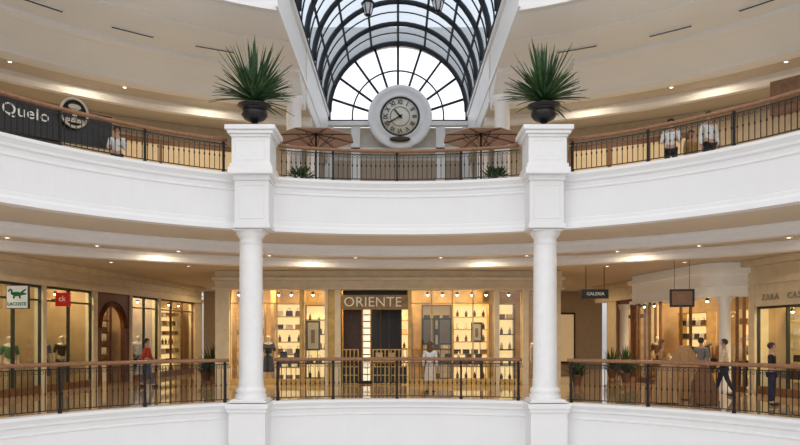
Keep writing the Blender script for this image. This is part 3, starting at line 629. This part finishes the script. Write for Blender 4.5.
shelf(W('left',-.5,2.3),wrz('left'),4.6,2.9,6,['folded_clothes','handbag'],['white','green','blue','red','brown','black'],mwood,10,.38,glow2)
shelf(W('right',3.7,3.0),wrz('right'),2.2,2.6,5,K,['brown','camel','cream'],dwood,11,.4,glow2)
for zz,s0 in((.842,5.6),(1.342,5.6),(1.842,5.6),(2.292,5.8)):
    for j in range(3):
        kd,c=[('bottle','red'),('gift_box','cream'),('handbag','camel')][j]
        thing(kd,c+' '+KLAB[kd],kd.replace('_',' '),W('left',s0+.45*j+(.15 if s0<5.7 else -.05),.65,zz),wrz('left'),'merchandise on shelves',item(kd,c))
def table(loc,rz,w,d,h,m,label,kinds,cols,seed):
    t=thing('display_table',label,'table',loc,rz,'display tables')
    bev(obj('table_top',MB().box(-w/2,w/2,-d/2,d/2,h-.05,h).mesh('tt',[m]),parent=t),.01)
    obj('apron',MB().box(-w/2+.05,w/2-.05,-d/2+.05,d/2-.05,h-.22,h-.05).mesh('ap',[m]),parent=t)
    lm_=MB().tube([(0,0,0),(0,0,h-.05)],[.02,.035],8).mesh('leg',[m])
    for x in(-w/2+.06,w/2-.06):
        for y in(-d/2+.06,d/2-.06): obj('leg',lm_,(x,y,0),parent=t)
    rnd=random.Random(seed); n=int(w/.34); ca,sa=math.cos(rz),math.sin(rz)
    for j in range(n):
        x=-w/2+w*(j+.5)/n; c=rnd.choice(cols); kd=rnd.choice(kinds)
        thing(kd,c+' '+KLAB[kd].replace('shelf','table'),kd.replace('_',' '),(loc[0]+x*ca,loc[1]+x*sa,loc[2]+h+.001),rz,'merchandise on tables',item(kd,c))
table((xs(288),YS+.62,0),0,1.0,.4,.95,dwood,'dark display table in the shop window',['bottle','gift_box','handbag'],['black','brown','cream'],1)
table((xs(456),YS+1.1,0),0,2.2,.5,.9,dwood,'dark wooden display table in the shop window',['handbag','bottle','gift_box'],['black','brown','white'],2)
table((xs(357),YS+2.9,0),0,.9,.4,.9,gold,'gold display table inside the entrance',['bottle','handbag'],['black','cream'],3)
table((xs(385),YS+.7,0),0,.9,.4,.95,gold,'gold display table beside the entrance',['bottle','gift_box'],['cream','black'],4)
table(W('right',8.7,2.0),wrz('right'),1.4,.7,.85,mwood,'wooden table with folded clothes',['folded_clothes'],['white','cream','brown','blue'],5)
table(W('right',10.4,-.4),wrz('right'),1.3,.5,.8,dwood,'dark table with folded clothes in the window',['folded_clothes','handbag'],['black','cream','brown'],25)
table(W('right',7.3,-.5),wrz('right'),1.2,.5,.8,mwood,'wooden table with handbags in the window',['handbag','gift_box'],['red','cream','brown'],26)
table(W('right',13.8,.5),wrz('right'),2.6,.4,.7,dwood,'dark low table with bags in the window',['handbag','folded_clothes'],['black','cream','brown','camel'],27)
table(W('left',.65,1.3),wrz('left'),1.4,.5,.7,mwood,'wooden table in the shop window',['folded_clothes','handbag'],['white','brown','green'],6)
gm={}
def rack(loc,rz,w,n,cols,seed):
    t=thing('clothes_rack','steel rail hung with coats and dresses','rack',loc,rz,'clothes racks')
    obj('rail_frame',MB().tube([(-w/2,0,0),(-w/2,0,1.5),(w/2,0,1.5),(w/2,0,0)],.015,6).box(-w/2-.02,-w/2+.02,-.25,.25,0,.04).box(w/2-.02,w/2+.02,-.25,.25,0,.04).mesh('rf',[silver]),parent=t)
    rnd=random.Random(seed); ca,sa=math.cos(rz),math.sin(rz)
    for i in range(n):
        c=rnd.choice(cols); x=-w/2+.1+(w-.2)*i/(n-1)
        if c not in gm: gm[c]=MB().lathe([(0,-.03),(.05,-.05),(.20,-.13),(.19,-.5),(.23,-1.0),(.0,-1.0)],n=10,M=Matrix.Diagonal((.2,1,1))).tube([(0,0,-.04),(0,0,0)],.006,4).mesh('coat',[C[c]])
        thing('hanging_coat',c+' coat hanging on the clothes rail','clothes',(loc[0]+x*ca,loc[1]+x*sa,loc[2]+1.485),rz,'coats on the rails',gm[c])
rack(W('right',8.7,.6),wrz('right'),1.1,9,['brown','camel','black'],12)
rack(W('right',9.3,3.0),wrz('right'),1.6,11,['brown','camel','black','cream'],1)
rack(W('left',3.4,1.35),wrz('left'),1.4,9,['black','grey','white','blue'],3)
rack(W('left',-1.7,1.6),wrz('left'),1.4,10,['green','white','blue','red'],4)
def drape(px,Y,h,r,col,seed):
    t=thing('display_stand','display stand draped with crumpled '+col+' fabric near the railing','stand',gp(px,Y),0,'draped display stands')
    rnd=random.Random(seed); n=60; rows=[(.0,1.0),(.28,.98),(.5,.88),(.66,.72),(.74,.55),(.86,.36),(.92,.16),(1.0,.0)]
    vs=[]; ph=rnd.uniform(0,6)
    for q,(rr_,zz) in enumerate(rows):
        for i in range(n):
            a=2*math.pi*i/n; f=1+.14*math.sin(5*a+ph+q)*min(1,q/3)+.09*math.sin(11*a+ph*2-q*.7)
            dz=.05*math.sin(3*a+ph+q*2)*(1 if 0<q<7 else 0)
            vs.append((r*rr_*f*math.cos(a),.75*r*rr_*f*math.sin(a),.03+(h-.03)*zz+dz))
    R_=len(rows); mb=MB(); mb.add(vs,[(q*n+i,q*n+(i+1)%n,(q+1)*n+(i+1)%n,(q+1)*n+i) for q in range(R_-1) for i in range(n)],0,True)
    obj('fabric',mb.mesh('fab',[C[col]]),parent=t)
    obj('base',MB().lathe([(r*.6,0),(r*.6,.05),(.05,.06),(.04,h-.15)],n=20).mesh('b',[dwood]),parent=t)
drape(684,19.1,1.45,.50,'camel',1); drape(667,18.0,1.05,.36,'camel',2); drape(704,17.6,.95,.34,'brown',5)
def mq(loc,rz,top,bottom,skirt=False,lab='',arm='down'): person(loc,rz,1.75,top,bottom,name='mannequin',label=lab,skinm=mann,skirt=skirt,sleeve=False,arm=arm,group='shop mannequins')
mq(W('left',-.3,.5,0.02),.6,'white','camel',lab='mannequin in a white top and camel trousers in the window')
mq(W('left',1.3,.6,0.02),.6,'green','cream',lab='mannequin in a green top and cream trousers in the window')
mq(W('left',2.9,.6,0.02),.8,'blue','blue',True,lab='mannequin in a blue dress in the window')
mq(W('left',3.9,.6,0.02),.8,'black','grey',lab='mannequin in black and grey clothes in the window')
mq(W('left',8.1,.6,0.02),.8,'white','grey',True,lab='mannequin in a white top and grey skirt in the window')
mq(W('left',9.1,.6,0.02),.8,'cream','black',lab='mannequin in a cream top and black trousers in the window',arm='one')
mq((xs(266),YS+.45,0.02),0,'black','black',True,lab='mannequin in a black dress in the window')
mq((xs(540),YS+.5,0.02),0,'cream','brown',lab='mannequin in cream and brown clothes in the window')
mq(W('right',6.25,-.2,0),-.8,'brown','camel',lab='mannequin in brown clothes inside the rounded shopfront')
mq(W('right',11.0,.2,0),-.8,'white','navy',lab='mannequin in a white top and navy trousers inside the shop')
picture((PX(682,20.4),20.4,PZ(307,20.4)),.68,.52,-.2,mat('print_brown',(.25,.13,.07),.5),'brown framed picture hanging beside the shop fascia',False)
a=thing('armchair','brown leather armchair in the shop window','chair',W('left',-1.4,.75,.0),.5)
bev(obj('seat',MB().box(-.33,.33,-.35,.28,.2,.45).mesh('s',[mwood]),parent=a),.05)
bev(obj('backrest',MB().box(-.38,.38,.28,.42,.2,1.0).mesh('s',[mwood]),parent=a),.05)
for x in(-.43,.33): bev(obj('armrest',MB().box(x,x+.1,-.35,.28,.15,.65).mesh('s',[mwood]),parent=a),.04)
for x in(-.33,.33):
    for y in(-.3,.35): obj('leg',MB().tube([(x,y,0),(x,y,.2)],.025,6).mesh('l',[dwood]),parent=a)
mb=MB(); mb.box(-10,-5.5,36,36.3,0,4).box(4,10.5,36,36.3,0,4)
struct('wall_back.002','warm tan wall at the corridor ends',mb.mesh('ce',[tan]))
for x in(-8.1,6.4,8.3):
    w=struct('window_%d'%wn,'lit shop window at the corridor end',MB().box(x-.8,x+.8,35.9,36,.3,2.9,0).box(x-.7,x+.7,35.86,35.9,.4,2.8,1).mesh('cw',[dwood,mat('warm_window2',(.5,.35,.18),.4,emit=(1,.7,.36),es=.3)])); wn+=1
for px,Y,h in((206,27,.8),(212,30,1.2),(577,25,.7),(626,26,1.2),(612,29,1.1)):
    bush('potted_palm',gp(px,Y),h,.36,px,'leafy green potted palm on the gallery floor',True,True,'potted palms')
# ---------------- downlights and added highlight bulbs
dm=MB().lathe([(.0,-.012),(.05,-.012),(.05,-.004)],n=12,mi=0,sm=False).lathe([(.05,-.0),(.05,-.02),(.08,-.02),(.08,0)],n=16,mi=1,sm=False).mesh('downlight',[lamp,white2])
def dls(R,z,degs):
    for d in degs: thing('downlight','small round recessed warm ceiling downlight','lamp',pol(rad(d),R,z),0,'ceiling downlights',dm)
dls(12.9,4.22,[-62,-50,-40,-30,-18,-6,6,18,30,40,50,62])
dls(15.0,4.0,[-46,-36,-27,27,36,46])
dls(15.6,9.66,[-58,-46,-34,34,46,58])
sm_=MB().sphere((0,0,-.03),.042,8,0).lathe([(.05,-.02),(.06,.04),(.03,.08)],n=12,mi=1).mesh('highlight_bulb',[bulb,black])  # added glowing bulbs that give the shops small warm highlights
for px in(237,250,277,290,312,428,443,458,473,487,510,541): thing('highlight_bulb','small glowing bulb added as a highlight above the shop window display','lamp',(xs(px),YS+.3,3.2),0,'added highlight bulbs',sm_)
for px in(347,404): thing('highlight_bulb','small glowing bulb added as a highlight above the shop entrance','lamp',(xs(px),YS+2.9,3.1),0,'added highlight bulbs',sm_)
for sd,ss in(('left',(-1.6,-.5,.6,1.5,2.6,3.3,4.1,8,8.8,10.6,11.6,12.6)),('right',(2.9,4.2,13,14,15))):
    for q in ss: thing('highlight_bulb','small glowing bulb added as a highlight above the shop window display','lamp',W(sd,q,.45,3.1 if sd=='left' else 2.45),0,'added highlight bulbs',sm_)
for q in(6.4,7.2,8.9,9.8,10.7): thing('highlight_bulb','small glowing bulb added as a highlight above the shop window display','lamp',W('right',q,-.8,2.85),0,'added highlight bulbs',sm_)
# ---------------- lights
def area(loc,sx,sy,p,col=(1,.78,.5),rot=(0,0,0)):  # area lights added to brighten shops and galleries, not fitted ceiling panels
    l=D.lights.new('area','AREA'); l.shape='RECTANGLE'; l.size=sx; l.size_y=sy; l.energy=p; l.color=col
    o=D.objects.new('added_area_light',l); o.location=loc; o.rotation_euler=rot; COL.objects.link(o)
    o['label']='warm area light added to brighten the space below a ceiling'; o['category']='lamp'; return o
W_=(1,.74,.44)
for s_ in(0.,3.4,8.5,11.6): area(W('left',s_,1.0,3.9),1.2,.4,120,W_,(0,0,wrz('left')))
area(W('left',6.15,.5,3.2),.8,.2,22,W_,(0,0,wrz('left')))
for s_ in(3.6,7.2,10,14): area(W('right',s_,1.4,3.9),1.2,.6,115,W_,(0,0,wrz('right')))
area(W('right',8.6,-.5,2.9),4,.3,60,W_,(0,0,wrz('right')))
area(W('right',14,.55,2.55),3,.2,30,W_,(0,0,wrz('right')))
for x,y in((-5.2,25.5),(-3.2,25.5),(-.6,26.5),(2.0,25.6),(4.2,25.5)): area((x,y,3.95),1.2,.4,140,(1,.72,.38))
for d in(-55,-32,-12,12,32,55): area(pol(rad(d),12.9,4.19),.5,.3,26,(1,.80,.55),(0,0,-rad(d)))
area((-7.8,31,3.9),1.2,2,60,W_); area((7.4,31,3.9),1.2,2,60,W_)
for d in(-55,-38,-24,24,38,55): area(pol(rad(d),15.6,9.6),1,.6,50,(1,.84,.62),(0,0,-rad(d)))
# world
w=D.worlds.new('w'); S.world=w; w.use_nodes=True; n=w.node_tree.nodes; l=w.node_tree.links
bg=n['Background']; tc=n.new('ShaderNodeTexCoord'); sp=n.new('ShaderNodeSeparateXYZ'); cr=n.new('ShaderNodeValToRGB')
l.new(tc.outputs['Generated'],sp.inputs[0]); l.new(sp.outputs['Z'],cr.inputs[0]); l.new(cr.outputs[0],bg.inputs[0])
cr.color_ramp.elements[0].color=(.31,.305,.305,1); cr.color_ramp.elements[1].color=(.95,.965,.99,1); cr.color_ramp.elements[1].position=.25
bg.inputs[1].default_value=1.58
cam=D.cameras.new('cam'); cam.lens=31.5; cam.sensor_width=36; cam.sensor_fit='HORIZONTAL'; cam.shift_y=(335-222.5)/800; cam.shift_x=.0025
co=D.objects.new('camera',cam); co.location=(0,0,EYE); co.rotation_euler=(rad(90),0,0); COL.objects.link(co); S.camera=co
